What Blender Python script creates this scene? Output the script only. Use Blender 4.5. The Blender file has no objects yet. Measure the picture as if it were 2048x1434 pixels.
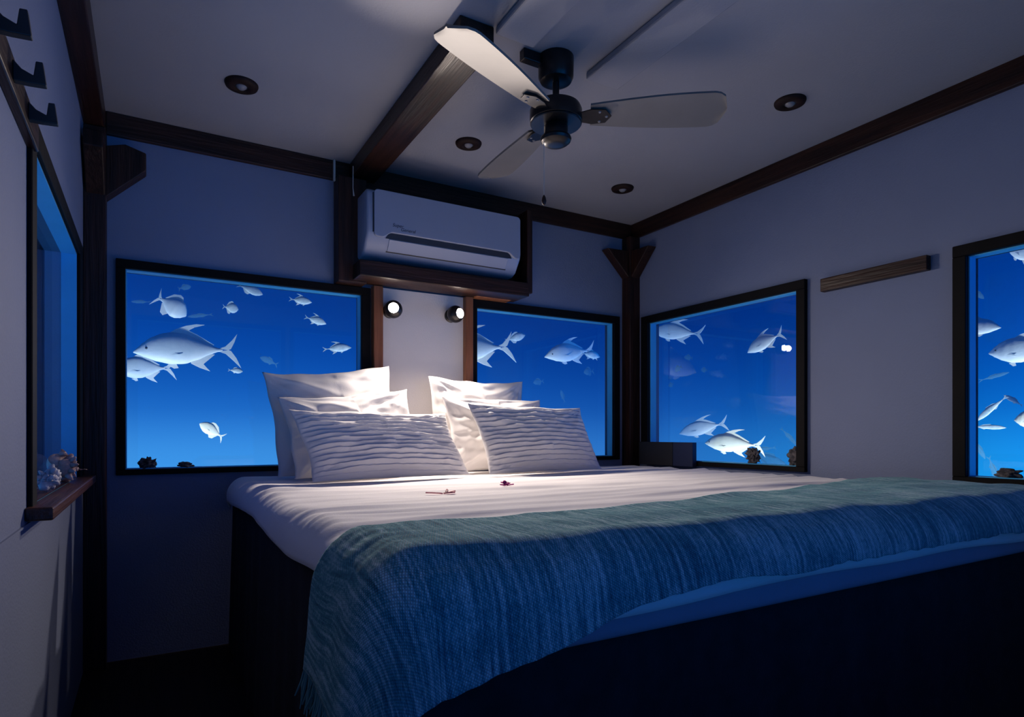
import bpy, bmesh, math, random
from mathutils import Vector, Matrix, noise, Euler

random.seed(7)
SC = bpy.context.scene
COL = SC.collection
R = math.radians

# ------------------------------------------------------------------ camera
FPX, HORIZON, YAW, CAMZ = 1247.0, 867.0, R(30.1), 0.90
cam = bpy.data.cameras.new('camera')
cam.sensor_width = 36.0
cam.lens = FPX / 2048 * 36.0
cam.shift_y = (HORIZON - 717.0) / 2048
cam.clip_start = 0.02
camo = bpy.data.objects.new('camera', cam)
camo.location = (0, 0, CAMZ)
camo.rotation_euler = (R(90), 0, -YAW)
COL.objects.link(camo)
SC.camera = camo

# ------------------------------------------------------------------ lit sea water all around the room (world)
def build_world():
    w = bpy.data.worlds.new('sea_water')
    SC.world = w
    w.use_nodes = True
    nt = w.node_tree
    nt.nodes.clear()
    N, L = nt.nodes.new, nt.links.new
    tc = N('ShaderNodeTexCoord')
    sep = N('ShaderNodeSeparateXYZ')
    L(tc.outputs['Generated'], sep.inputs[0])
    ramp = N('ShaderNodeValToRGB')
    mr = N('ShaderNodeMapRange')
    mr.inputs['From Min'].default_value = -0.5
    mr.inputs['From Max'].default_value = 0.5
    L(sep.outputs['Z'], mr.inputs['Value'])
    L(mr.outputs[0], ramp.inputs[0])
    cr = ramp.color_ramp
    cr.interpolation = 'B_SPLINE'
    stops = [(0.0, (0.05, 0.27, 0.85)), (0.40, (0.062, 0.31, 0.80)), (0.475, (0.050, 0.27, 0.76)),
             (0.535, (0.009, 0.120, 0.53)), (0.62, (0.002, 0.056, 0.36)), (0.72, (0.001, 0.032, 0.25)), (1.0, (0.0005, 0.02, 0.16))]
    while len(cr.elements) > 1:
        cr.elements.remove(cr.elements[-1])
    for i, (p, c) in enumerate(stops):
        e = cr.elements[0] if i == 0 else cr.elements.new(p)
        e.position = p
        e.color = (*c, 1)
    # broad drift round the hull: darkest off the far corner, brightened out of view behind the viewer to light the bed front
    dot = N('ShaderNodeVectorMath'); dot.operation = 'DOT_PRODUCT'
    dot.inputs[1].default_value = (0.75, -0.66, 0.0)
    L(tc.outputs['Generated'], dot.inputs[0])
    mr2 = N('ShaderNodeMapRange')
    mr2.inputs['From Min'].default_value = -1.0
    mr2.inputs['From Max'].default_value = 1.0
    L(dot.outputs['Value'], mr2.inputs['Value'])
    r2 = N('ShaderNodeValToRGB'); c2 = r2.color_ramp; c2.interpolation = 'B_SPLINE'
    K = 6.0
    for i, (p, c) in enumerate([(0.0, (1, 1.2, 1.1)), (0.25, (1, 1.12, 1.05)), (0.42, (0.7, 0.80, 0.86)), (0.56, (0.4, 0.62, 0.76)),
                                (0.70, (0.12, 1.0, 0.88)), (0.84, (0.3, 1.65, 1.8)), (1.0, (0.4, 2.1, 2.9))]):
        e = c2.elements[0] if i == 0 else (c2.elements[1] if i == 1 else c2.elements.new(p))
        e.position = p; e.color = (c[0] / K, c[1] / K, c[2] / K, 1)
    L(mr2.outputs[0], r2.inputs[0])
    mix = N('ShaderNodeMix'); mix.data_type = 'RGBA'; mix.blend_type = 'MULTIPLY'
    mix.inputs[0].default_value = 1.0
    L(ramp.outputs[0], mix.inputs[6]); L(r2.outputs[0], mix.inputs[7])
    bg = N('ShaderNodeBackground')
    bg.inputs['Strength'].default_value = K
    L(mix.outputs[2], bg.inputs['Color'])
    out = N('ShaderNodeOutputWorld')
    L(bg.outputs[0], out.inputs['Surface'])
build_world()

def spot(name, loc, target, power, angle, color, radius=0.06):
    d = bpy.data.lights.new(name, 'SPOT')
    d.energy = power; d.spot_size = R(angle); d.spot_blend = 0.6
    d.color = color; d.shadow_soft_size = radius
    o = bpy.data.objects.new(name, d)
    o.location = loc
    o.rotation_euler = (Vector(target) - Vector(loc)).to_track_quat('-Z', 'Y').to_euler()
    COL.objects.link(o)
    return o
# floodlights on the outside of the hull under the windows, shining out into the sea
FLOOD = (0.80, 0.92, 1.0)
spot('underwater_floodlight', (-0.1, 3.05, 0.25), (0.2, 3.9, 1.05), 70, 120, FLOOD)
spot('underwater_floodlight', (1.75, 3.05, 0.25), (1.9, 3.9, 1.05), 70, 120, FLOOD)
spot('underwater_floodlight', (2.68, 2.3, 0.25), (3.5, 2.3, 1.0), 48, 120, FLOOD)
spot('underwater_floodlight', (2.68, 0.7, 0.25), (3.5, 0.8, 1.0), 80, 120, FLOOD)

LAMP_STRENGTH = 80.0
LAMP_SPOT = 58.0
LAMP_BEAM = 75.0
LAMP_COLOR = (1.0, 0.86, 0.76, 1)

vs = SC.view_settings
vs.view_transform = 'Standard'
vs.look = 'None'
vs.exposure = 0.0
vs.gamma = 1.0
vs.use_curve_mapping = False
SC.cycles.use_denoising = True
SC.cycles.max_bounces = 8
SC.cycles.diffuse_bounces = 5
SC.cycles.transparent_max_bounces = 12
SC.cycles.sample_clamp_indirect = 4.0

# ------------------------------------------------------------------ helpers
def ray(px, py):
    u = (px - 1024.0) / FPX; v = (HORIZON - py) / FPX
    s, c = math.sin(YAW), math.cos(YAW)
    return Vector((s + u * c, c - u * s, v))
def at_y(px, py, Y):
    r = ray(px, py); t = Y / r.y
    return Vector((r.x * t, Y, CAMZ + r.z * t))
def at_x(px, py, X):
    r = ray(px, py); t = X / r.x
    return Vector((X, r.y * t, CAMZ + r.z * t))
def at_z(px, py, Z):
    r = ray(px, py); t = (Z - CAMZ) / r.z
    return Vector((r.x * t, r.y * t, Z))

class MB:
    def __init__(s): s.v = []; s.f = []; s.uv = None
    def add(s, vs_, fs):
        b = len(s.v)
        s.v += [tuple(p) for p in vs_]
        s.f += [tuple(i + b for i in f) for f in fs]
        return s
    def box(s, x0, x1, y0, y1, z0, z1):
        return s.add([(x, y, z) for x in (x0, x1) for y in (y0, y1) for z in (z0, z1)],
                     [(0, 1, 3, 2), (4, 6, 7, 5), (0, 4, 5, 1), (2, 3, 7, 6), (0, 2, 6, 4), (1, 5, 7, 3)])
    def prism(s, pts, ext):
        """polygon pts (3D, planar) extruded by vector ext"""
        n = len(pts); e = Vector(ext)
        vs_ = [Vector(p) for p in pts] + [Vector(p) + e for p in pts]
        fs = [tuple(range(n))[::-1], tuple(range(n, 2 * n))] + [(i, (i + 1) % n, (i + 1) % n + n, i + n) for i in range(n)]
        return s.add(vs_, fs)
    def lathe(s, prof, center, seg=32, axis=(0, 0, 1), cap=True):
        ax = Vector(axis).normalized(); q = Vector((0, 0, 1)).rotation_difference(ax); c = Vector(center)
        vs_ = []; fs = []
        for (r, z) in prof:
            for k in range(seg):
                a = 2 * math.pi * k / seg
                vs_.append(c + q @ Vector((r * math.cos(a), r * math.sin(a), z)))
        m = len(prof)
        for i in range(m - 1):
            for k in range(seg):
                k2 = (k + 1) % seg
                fs.append((i * seg + k, i * seg + k2, (i + 1) * seg + k2, (i + 1) * seg + k))
        if cap:
            fs.append(tuple(range(seg))[::-1])
            fs.append(tuple(range((m - 1) * seg, m * seg)))
        return s.add(vs_, fs)
    def tube(s, pts, radii, seg=8):
        pts = [Vector(p) for p in pts]
        if not isinstance(radii, (list, tuple)): radii = [radii] * len(pts)
        vs_ = []; fs = []
        up = Vector((0.13, 0.21, 0.97))
        for i, p in enumerate(pts):
            d = (pts[min(i + 1, len(pts) - 1)] - pts[max(i - 1, 0)]).normalized()
            if abs(d.dot(up)) > 0.95: up = Vector((0.9, 0.3, 0.1))
            a = d.cross(up).normalized(); b = d.cross(a).normalized()
            for k in range(seg):
                t = 2 * math.pi * k / seg
                vs_.append(p + radii[i] * (a * math.cos(t) + b * math.sin(t)))
        for i in range(len(pts) - 1):
            for k in range(seg):
                k2 = (k + 1) % seg
                fs.append((i * seg + k, i * seg + k2, (i + 1) * seg + k2, (i + 1) * seg + k))
        fs.append(tuple(range(seg))[::-1]); fs.append(tuple(range((len(pts) - 1) * seg, len(pts) * seg)))
        return s.add(vs_, fs)
    def build(s, name, mat, parent=None, smooth=False, bevel=0.0, uvs=None, seg=2):
        me = bpy.data.meshes.new(name)
        me.from_pydata(s.v, [], s.f)
        me.update()
        bm = bmesh.new(); bm.from_mesh(me)
        bmesh.ops.recalc_face_normals(bm, faces=bm.faces)
        if bevel > 0:
            ed = [e for e in bm.edges if len(e.link_faces) == 2 and e.calc_face_angle(0) > R(35)]
            bmesh.ops.bevel(bm, geom=ed, offset=bevel, segments=seg, profile=0.5, affect='EDGES', clamp_overlap=True)
        bm.to_mesh(me); bm.free()
        if uvs is not None:
            ul = me.uv_layers.new(name='UVMap')
            for lp in me.loops: ul.data[lp.index].uv = uvs[lp.vertex_index]
        if smooth:
            for p in me.polygons: p.use_smooth = True
        me.materials.append(mat)
        o = bpy.data.objects.new(name, me)
        COL.objects.link(o)
        if parent is not None: o.parent = parent
        return o

def smooth_by_angle(o, ang=35):
    bm = bmesh.new(); bm.from_mesh(o.data)
    for f in bm.faces: f.smooth = True
    for e in bm.edges:
        if len(e.link_faces) == 2 and e.calc_face_angle(0) > R(ang): e.smooth = False
    bm.to_mesh(o.data); bm.free()
    return o

def tag(o, label, cat=None, group=None, kind=None):
    o['label'] = label
    if cat: o['category'] = cat
    if group: o['group'] = group
    if kind: o['kind'] = kind
    return o
def empty(name, loc, rot=(0, 0, 0)):
    o = bpy.data.objects.new(name, None)
    o.empty_display_size = 0.05
    o.location = loc; o.rotation_euler = rot
    COL.objects.link(o)
    return o
def local(mb, origin):
    o = Vector(origin)
    mb.v = [tuple(Vector(p) - o) for p in mb.v]
    return mb

# ------------------------------------------------------------------ materials
def mat(name, color, rough=0.6, metal=0.0, var=0.0, var_scale=6.0, bump=0.0, bump_scale=40.0, stretch=(1, 1, 1),
        color2=None, spec=0.5, coat=0.0, sheen=0.0, emit=None, emit_strength=0.0):
    m = bpy.data.materials.new(name); m.use_nodes = True
    nt = m.node_tree; b = nt.nodes['Principled BSDF']
    N, L = nt.nodes.new, nt.links.new
    b.inputs['Roughness'].default_value = rough
    b.inputs['Metallic'].default_value = metal
    b.inputs['Specular IOR Level'].default_value = spec
    b.inputs['Coat Weight'].default_value = coat
    b.inputs['Sheen Weight'].default_value = sheen
    b.inputs['Base Color'].default_value = (*color, 1)
    if emit:
        b.inputs['Emission Color'].default_value = (*emit[:3], 1)
        b.inputs['Emission Strength'].default_value = emit_strength
    tc = N('ShaderNodeTexCoord'); mp = N('ShaderNodeMapping')
    mp.inputs['Scale'].default_value = stretch
    L(tc.outputs['Object'], mp.inputs['Vector'])
    if var > 0 or color2:
        n = N('ShaderNodeTexNoise'); n.inputs['Scale'].default_value = var_scale; n.inputs['Detail'].default_value = 5
        L(mp.outputs[0], n.inputs['Vector'])
        r = N('ShaderNodeValToRGB')
        c2 = color2 or tuple(min(1, c * (1 + var)) for c in color)
        c1 = color if color2 else tuple(c * (1 - var) for c in color)
        r.color_ramp.elements[0].position = 0.35; r.color_ramp.elements[1].position = 0.68
        r.color_ramp.elements[0].color = (*c1, 1); r.color_ramp.elements[1].color = (*c2, 1)
        L(n.outputs['Fac'], r.inputs[0]); L(r.outputs[0], b.inputs['Base Color'])
    if bump > 0:
        n2 = N('ShaderNodeTexNoise'); n2.inputs['Scale'].default_value = bump_scale; n2.inputs['Detail'].default_value = 4
        L(mp.outputs[0], n2.inputs['Vector'])
        bp = N('ShaderNodeBump'); bp.inputs['Strength'].default_value = bump; bp.inputs['Distance'].default_value = 0.01
        L(n2.outputs['Fac'], bp.inputs['Height']); L(bp.outputs[0], b.inputs['Normal'])
    return m

def wood(name, c1, c2, axis, rough=0.45):
    st = [22, 22, 22]; st[axis] = 1.2
    return mat(name, c1, rough, color2=c2, var_scale=2.2, bump=0.25, bump_scale=5, stretch=tuple(st), spec=0.3)
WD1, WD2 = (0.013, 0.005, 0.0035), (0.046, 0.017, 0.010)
M = {}
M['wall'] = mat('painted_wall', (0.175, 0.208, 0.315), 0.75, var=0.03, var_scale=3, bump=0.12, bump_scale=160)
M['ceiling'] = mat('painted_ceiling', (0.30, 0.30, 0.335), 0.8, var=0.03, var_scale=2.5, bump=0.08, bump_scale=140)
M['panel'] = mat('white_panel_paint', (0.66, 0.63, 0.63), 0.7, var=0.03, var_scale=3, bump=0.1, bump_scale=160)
M['floor'] = wood('dark_floor_boards', (0.012, 0.008, 0.007), (0.025, 0.016, 0.012), 1, 0.6)
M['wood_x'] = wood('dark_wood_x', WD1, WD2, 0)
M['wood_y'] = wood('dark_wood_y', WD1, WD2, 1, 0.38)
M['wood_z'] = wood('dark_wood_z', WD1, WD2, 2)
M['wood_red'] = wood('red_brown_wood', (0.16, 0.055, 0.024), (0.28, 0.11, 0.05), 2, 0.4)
M['frame'] = mat('black_stained_frame', (0.004, 0.003, 0.003), 0.7, spec=0.15, var=0.3, var_scale=12, bump=0.1, bump_scale=30)
M['sill'] = wood('sill_wood', (0.05, 0.018, 0.012), (0.12, 0.045, 0.025), 1, 0.4)
M['reveal'] = mat('blue_reveal_lining', (0.06, 0.46, 0.80), 0.4, var=0.04, var_scale=8)  # saturated blue for the reveal strips, far bluer than the wall
M['plastic'] = mat('white_plastic', (0.30, 0.33, 0.43), 0.4, var=0.01)
M['plastic_dark'] = mat('dark_slot', (0.02, 0.018, 0.025), 0.5, var=0.1)
M['print'] = mat('grey_print', (0.05, 0.05, 0.06), 0.5, var=0.05)
M['fan_metal'] = mat('gunmetal', (0.030, 0.027, 0.028), 0.32, metal=0.75, var=0.15, var_scale=20)
M['fan_blade'] = mat('pale_blade', (0.165, 0.15, 0.14), 0.55, var=0.06, var_scale=4, stretch=(2, 2, 2))
M['cord'] = mat('pale_cord', (0.55, 0.52, 0.48), 0.7, var=0.05)
M['black'] = mat('black_metal', (0.012, 0.012, 0.013), 0.45, var=0.1)
M['ring'] = mat('dark_turned_wood', (0.010, 0.004, 0.003), 0.6, color2=(0.025, 0.009, 0.006), var_scale=15, spec=0.2)
M['lens'] = mat('frosted_lens', (0.22, 0.21, 0.22), 0.25, var=0.05)
M['lamp_shell'] = mat('dark_lamp_shell', (0.035, 0.032, 0.032), 0.3, metal=0.6, var=0.1)
M['sheet'] = mat('cotton_sheet', (0.84, 0.81, 0.81), 0.85, var=0.015, var_scale=5, bump=0.06, bump_scale=260, sheen=0.1)
M['pillow'] = mat('cotton_pillowcase', (0.74, 0.715, 0.70), 0.85, var=0.015, var_scale=6, bump=0.07, bump_scale=220, sheen=0.1)
M['skirt'] = mat('dark_bed_skirt', (0.014, 0.013, 0.016), 0.95, var=0.25, var_scale=30, bump=0.2, bump_scale=180)
M['mattress'] = mat('grey_ticking', (0.30, 0.29, 0.38), 0.9, var=0.05, bump=0.08, bump_scale=150)
M['petal'] = mat('magenta_petal', (0.42, 0.012, 0.20), 0.6, var=0.2, var_scale=60)
M['petal_pale'] = mat('dried_pink_petal', (0.42, 0.09, 0.14), 0.6, color2=(0.6, 0.25, 0.27), var_scale=80)
M['shell_pink'] = mat('pink_conch', (0.30, 0.17, 0.14), 0.45, color2=(0.62, 0.46, 0.42), var_scale=26, bump=0.35, bump_scale=60)
M['shell_pale'] = mat('pale_conch', (0.36, 0.34, 0.38), 0.45, color2=(0.75, 0.72, 0.72), var_scale=26, bump=0.35, bump_scale=60)
M['coral'] = mat('dark_coral', (0.02, 0.018, 0.02), 0.8, color2=(0.16, 0.14, 0.14), var_scale=40, bump=0.6, bump_scale=70)
M['navy'] = mat('navy_board', (0.004, 0.010, 0.05), 0.6, var=0.15)
M['box_black'] = mat('black_board', (0.006, 0.006, 0.008), 0.7, var=0.2, var_scale=20)
M['bulb'] = mat('lamp_diffuser', (1, 1, 1), 0.5, emit=LAMP_COLOR, emit_strength=LAMP_STRENGTH)
M['fish'] = mat('silver_fish', (0.55, 0.66, 0.72), 0.5, color2=(0.82, 0.86, 0.84), var_scale=5, bump=0.1, bump_scale=60)
M['fish_bright'] = mat('pale_gold_fish', (0.78, 0.78, 0.62), 0.5, color2=(0.9, 0.9, 0.82), var_scale=5, bump=0.1, bump_scale=60)
M['fish_small'] = mat('grey_fish', (0.36, 0.52, 0.58), 0.5, color2=(0.72, 0.80, 0.80), var_scale=28, bump=0.1, bump_scale=60)
M['fish_eye'] = mat('fish_eye', (0.05, 0.07, 0.1), 0.2, var=0.1)

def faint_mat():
    m = bpy.data.materials.new('haze_tinted_fish'); m.use_nodes = True
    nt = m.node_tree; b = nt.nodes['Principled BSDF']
    b.inputs['Base Color'].default_value = (0.10, 0.32, 0.46, 1)  # water haze of the far fish, put into blue colour and low alpha
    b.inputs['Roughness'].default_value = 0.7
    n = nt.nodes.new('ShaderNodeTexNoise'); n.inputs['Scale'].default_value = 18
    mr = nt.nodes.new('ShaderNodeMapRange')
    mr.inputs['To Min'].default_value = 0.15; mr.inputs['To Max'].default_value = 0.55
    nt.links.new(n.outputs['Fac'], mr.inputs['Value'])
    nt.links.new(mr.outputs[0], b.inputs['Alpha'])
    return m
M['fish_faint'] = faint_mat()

def glass_mat(name, ior):
    m = bpy.data.materials.new(name); m.use_nodes = True
    nt = m.node_tree; nt.nodes.clear()
    N, L = nt.nodes.new, nt.links.new
    tr = N('ShaderNodeBsdfTransparent'); tr.inputs[0].default_value = (0.96, 0.985, 1, 1)
    gl = N('ShaderNodeBsdfGlossy'); gl.inputs['Roughness'].default_value = 0.0
    fr = N('ShaderNodeFresnel'); fr.inputs['IOR'].default_value = ior
    mx = N('ShaderNodeMixShader'); out = N('ShaderNodeOutputMaterial')
    L(fr.outputs[0], mx.inputs[0]); L(tr.outputs[0], mx.inputs[1]); L(gl.outputs[0], mx.inputs[2]); L(mx.outputs[0], out.inputs[0])
    return m
M['glass'] = glass_mat('acrylic_glass', 1.30)
M['glass_coated'] = glass_mat('coated_acrylic_glass', 1.07)

def throw_mat():
    m = bpy.data.materials.new('woven_teal_throw'); m.use_nodes = True
    nt = m.node_tree; b = nt.nodes['Principled BSDF']
    N, L = nt.nodes.new, nt.links.new
    b.inputs['Roughness'].default_value = 0.95
    b.inputs['Sheen Weight'].default_value = 0.2
    b.inputs['Specular IOR Level'].default_value = 0.1
    uv = N('ShaderNodeUVMap')
    def nz(scale, sx, sy, rot=0.0):
        mp = N('ShaderNodeMapping'); mp.inputs['Scale'].default_value = (sx, sy, 1); mp.inputs['Rotation'].default_value = (0, 0, rot)
        L(uv.outputs[0], mp.inputs['Vector'])
        n = N('ShaderNodeTexNoise'); n.inputs['Scale'].default_value = scale; n.inputs['Detail'].default_value = 6
        n.inputs['Roughness'].default_value = 0.65
        L(mp.outputs[0], n.inputs['Vector']); return n
    streak = nz(1.0, 110, 7, R(-12))
    patch = nz(1.0, 4, 7)
    fine = nz(1.0, 260, 120, R(20))
    def mth(op, a, c):
        x = N('ShaderNodeMath'); x.operation = op
        for i, q in enumerate((a, c)):
            if isinstance(q, (int, float)): x.inputs[i].default_value = q
            else: L(q, x.inputs[i])
        return x.outputs[0]
    s = mth('ADD', mth('MULTIPLY', streak.outputs['Fac'], 0.62), mth('MULTIPLY', patch.outputs['Fac'], 0.28))
    s = mth('ADD', s, mth('MULTIPLY', fine.outputs['Fac'], 0.34))
    r = N('ShaderNodeValToRGB')
    r.color_ramp.elements[0].position = 0.50; r.color_ramp.elements[0].color = (0.016, 0.16, 0.22, 1)
    r.color_ramp.elements[1].position = 0.73; r.color_ramp.elements[1].color = (0.52, 0.80, 0.82, 1)
    e = r.color_ramp.elements.new(0.60); e.color = (0.055, 0.34, 0.40, 1)
    L(s, r.inputs[0])
    # thread cells
    def wave(sc, rot):
        mp = N('ShaderNodeMapping'); mp.inputs['Rotation'].default_value = (0, 0, rot)
        L(uv.outputs[0], mp.inputs['Vector'])
        w = N('ShaderNodeTexWave'); w.inputs['Scale'].default_value = sc; w.inputs['Distortion'].default_value = 1.2
        w.inputs['Detail'].default_value = 1; w.inputs['Detail Scale'].default_value = 2
        L(mp.outputs[0], w.inputs['Vector']); return w.outputs['Fac']
    cell = mth('MULTIPLY', wave(80, R(24)), wave(80, R(-58)))
    mx = N('ShaderNodeMix'); mx.data_type = 'RGBA'; mx.blend_type = 'MULTIPLY'
    mr = N('ShaderNodeMapRange'); mr.inputs['To Min'].default_value = 0.62; mr.inputs['To Max'].default_value = 1.35
    L(cell, mr.inputs['Value'])
    mx.inputs[0].default_value = 1.0
    L(r.outputs[0], mx.inputs[6]); L(mr.outputs[0], mx.inputs[7])
    L(mx.outputs[2], b.inputs['Base Color'])
    bp = N('ShaderNodeBump'); bp.inputs['Strength'].default_value = 0.5; bp.inputs['Distance'].default_value = 0.004
    L(mth('ADD', cell, mth('MULTIPLY', fine.outputs['Fac'], 0.6)), bp.inputs['Height'])
    L(bp.outputs[0], b.inputs['Normal'])
    return m
M['throw'] = throw_mat()

# ------------------------------------------------------------------ room shell
XC, XB, YA, YD, ZC = -0.22, 2.535, 2.92, -0.55, 2.161
T = 0.07
def wall_with_holes(name, axis, inner, outer, a0, a1, z0, z1, holes, label):
    """axis 'x': wall plane spans X (a) and Z; axis 'y': spans Y and Z. holes = (a0,a1,z0,z1)"""
    As = sorted({a0, a1, *[h[0] for h in holes], *[h[1] for h in holes]})
    Zs = sorted({z0, z1, *[h[2] for h in holes], *[h[3] for h in holes]})
    def P(a, d, z): return (a, d, z) if axis == 'x' else (d, a, z)
    def solid(i, j):
        if not (0 <= i < len(As) - 1 and 0 <= j < len(Zs) - 1): return False
        ca, cz = (As[i] + As[i + 1]) / 2, (Zs[j] + Zs[j + 1]) / 2
        return not any(h[0] < ca < h[1] and h[2] < cz < h[3] for h in holes)
    mb = MB()
    q = lambda *p: mb.add(p, [(0, 1, 2, 3)])
    for i in range(len(As) - 1):
        for j in range(len(Zs) - 1):
            if not solid(i, j): continue
            l, r_, b, t = As[i], As[i + 1], Zs[j], Zs[j + 1]
            for d in (inner, outer): q(P(l, d, b), P(r_, d, b), P(r_, d, t), P(l, d, t))
            if not solid(i - 1, j): q(P(l, inner, b), P(l, outer, b), P(l, outer, t), P(l, inner, t))
            if not solid(i + 1, j): q(P(r_, inner, b), P(r_, outer, b), P(r_, outer, t), P(r_, inner, t))
            if not solid(i, j - 1): q(P(l, inner, b), P(l, outer, b), P(r_, outer, b), P(r_, inner, b))
            if not solid(i, j + 1): q(P(l, inner, t), P(l, outer, t), P(r_, outer, t), P(r_, inner, t))
    me = bpy.data.meshes.new(name); me.from_pydata(mb.v, [], mb.f)
    bm = bmesh.new(); bm.from_mesh(me)
    bmesh.ops.remove_doubles(bm, verts=bm.verts, dist=1e-5)
    bmesh.ops.recalc_face_normals(bm, faces=bm.faces)
    bm.to_mesh(me); bm.free()
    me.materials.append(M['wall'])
    o = bpy.data.objects.new(name, me); COL.objects.link(o)
    tag(o, label, 'wall', kind='structure')
    return o

# window openings (visible inner rectangles) and frames (outer rectangles)
WIN_A = [((-0.086, 0.862, 0.757, 1.555), (-0.118, 0.905, 0.735, 1.590)),
         ((1.472, 2.385, 0.766, 1.556), (1.437, 2.427, 0.745, 1.598))]
WIN_B = [((1.788, 2.758, 0.750, 1.546), (1.744, 2.815, 0.728, 1.588)),
         ((0.140, 1.112, 0.745, 1.535), (0.098, 1.155, 0.722, 1.576))]
WIN_C = [((1.665, 2.615, 0.745, 1.520), (1.605, 2.720, 0.735, 1.570)),
         ((-0.36, 0.62, 0.757, 1.555), (-0.40, 0.66, 0.735, 1.590))]
WIN_D = [((-0.10, 1.12, 0.32, 1.92), (-0.14, 1.16, 0.28, 1.96)),  # unseen windows, made oversized to let more blue light onto the bed front
         ((1.24, 2.44, 0.32, 1.92), (1.20, 2.48, 0.28, 1.96))]
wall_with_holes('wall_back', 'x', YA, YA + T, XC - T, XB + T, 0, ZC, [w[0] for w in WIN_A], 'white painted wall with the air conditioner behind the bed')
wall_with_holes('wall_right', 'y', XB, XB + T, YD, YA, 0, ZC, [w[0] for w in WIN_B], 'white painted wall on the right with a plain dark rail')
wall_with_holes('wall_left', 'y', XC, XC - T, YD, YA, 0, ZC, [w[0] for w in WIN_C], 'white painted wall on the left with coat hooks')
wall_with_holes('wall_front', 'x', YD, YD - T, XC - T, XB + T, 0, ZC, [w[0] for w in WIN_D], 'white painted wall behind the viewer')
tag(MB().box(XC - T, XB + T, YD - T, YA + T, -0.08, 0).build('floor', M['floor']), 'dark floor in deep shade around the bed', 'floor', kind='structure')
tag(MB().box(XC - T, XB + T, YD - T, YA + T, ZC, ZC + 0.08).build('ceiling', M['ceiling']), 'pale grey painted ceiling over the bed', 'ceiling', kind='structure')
# board joint and cover strip on the left wall below the window
tag(MB().box(XC, XC + 0.004, YD, 1.75, 0.712, 0.716).build('trim_1', M['wall']), 'thin white board joint on the left wall under the window', 'trim', kind='structure')

def window(n, axis, inner, sgn, hole, outer, proud, label, glass='glass'):
    """sgn: direction out of the room along the normal axis"""
    root = empty('window_%d' % n, (0, 0, 0))
    tag(root, label, 'window', kind='structure')
    f0, f1 = sorted((inner - sgn * proud, inner))
    g0, g1 = sorted((inner + sgn * 0.045, inner + sgn * 0.0695))
    a0, a1, z0, z1 = outer; h0, h1, k0, k1 = hole
    def B(l, r_, b, t, d0, d1): return MB().box(l, r_, d0, d1, b, t) if axis == 'x' else MB().box(d0, d1, l, r_, b, t)
    for rect in ((a0, a1, k1, z1), (a0, a1, z0, k0), (a0, h0, k0, k1), (h1, a1, k0, k1)):
        B(*rect, f0, f1).build('frame_board', M['frame'], root, bevel=0.002, seg=1)
    B(h0, h1, k0, k1, g0, g1).build('glass_pane', M[glass], root)
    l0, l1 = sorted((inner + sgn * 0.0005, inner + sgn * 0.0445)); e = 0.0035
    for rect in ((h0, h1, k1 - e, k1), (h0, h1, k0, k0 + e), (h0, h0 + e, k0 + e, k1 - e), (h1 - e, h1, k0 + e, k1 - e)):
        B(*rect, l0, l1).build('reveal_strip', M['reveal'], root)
    return root
window(1, 'x', YA, 1, *WIN_A[0], 0.022, 'large black framed sea window left of the bed')
window(2, 'x', YA, 1, *WIN_A[1], 0.022, 'black framed sea window behind the right-hand pillows')
window(3, 'y', XB, 1, *WIN_B[0], 0.022, 'black framed sea window beside the dark corner post')
window(4, 'y', XB, 1, *WIN_B[1], 0.022, 'bright sea window cut by the right edge of the picture')
w5 = window(5, 'y', XC, -1, *WIN_C[0], 0.010, 'narrow-looking sea window on the left wall above the conch shells', 'glass_coated')
for b in (MB().box(XC, -0.172, 1.575, 2.735, 0.722, 0.7495),):
    b.build('sill', M['sill'], w5, bevel=0.004)
MB().box(XC - 0.044, XC, 1.669, 2.611, 0.7486, 0.7495).build('sill_tread', M['sill'], w5)
window(6, 'y', XC, -1, *WIN_C[1], 0.022, 'sea window on the left wall outside the picture')
window(7, 'x', YD, -1, *WIN_D[0], 0.022, 'enlarged unseen sea window on the wall behind the viewer, left one')
window(8, 'x', YD, -1, *WIN_D[1], 0.022, 'enlarged unseen sea window on the wall behind the viewer, right one')

# ------------------------------------------------------------------ timber: beams, posts, boxing
BZ = 2.071
def trim(n, mb, m, label, bevel=0.004):
    o = mb.build('trim_%d' % n, m, bevel=bevel)
    return tag(o, label, 'beam', kind='structure')
trim(2, MB().box(-0.152, XB - 0.02, 2.90, YA, BZ, ZC), M['wood_x'], 'dark ceiling beam along the wall behind the bed')
trim(3, MB().box(XB - 0.022, XB, YD, YA, BZ, ZC), M['wood_y'], 'dark ceiling beam along the right wall')
trim(4, MB().box(XC, -0.152, YD, YA, BZ, ZC), M['wood_y'], 'dark ceiling beam along the left wall')
trim(5, MB().box(0.805, 0.922, 1.70, 2.90, 2.088, ZC), M['wood_y'], 'short brown beam crossing the ceiling towards the fan')

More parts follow.
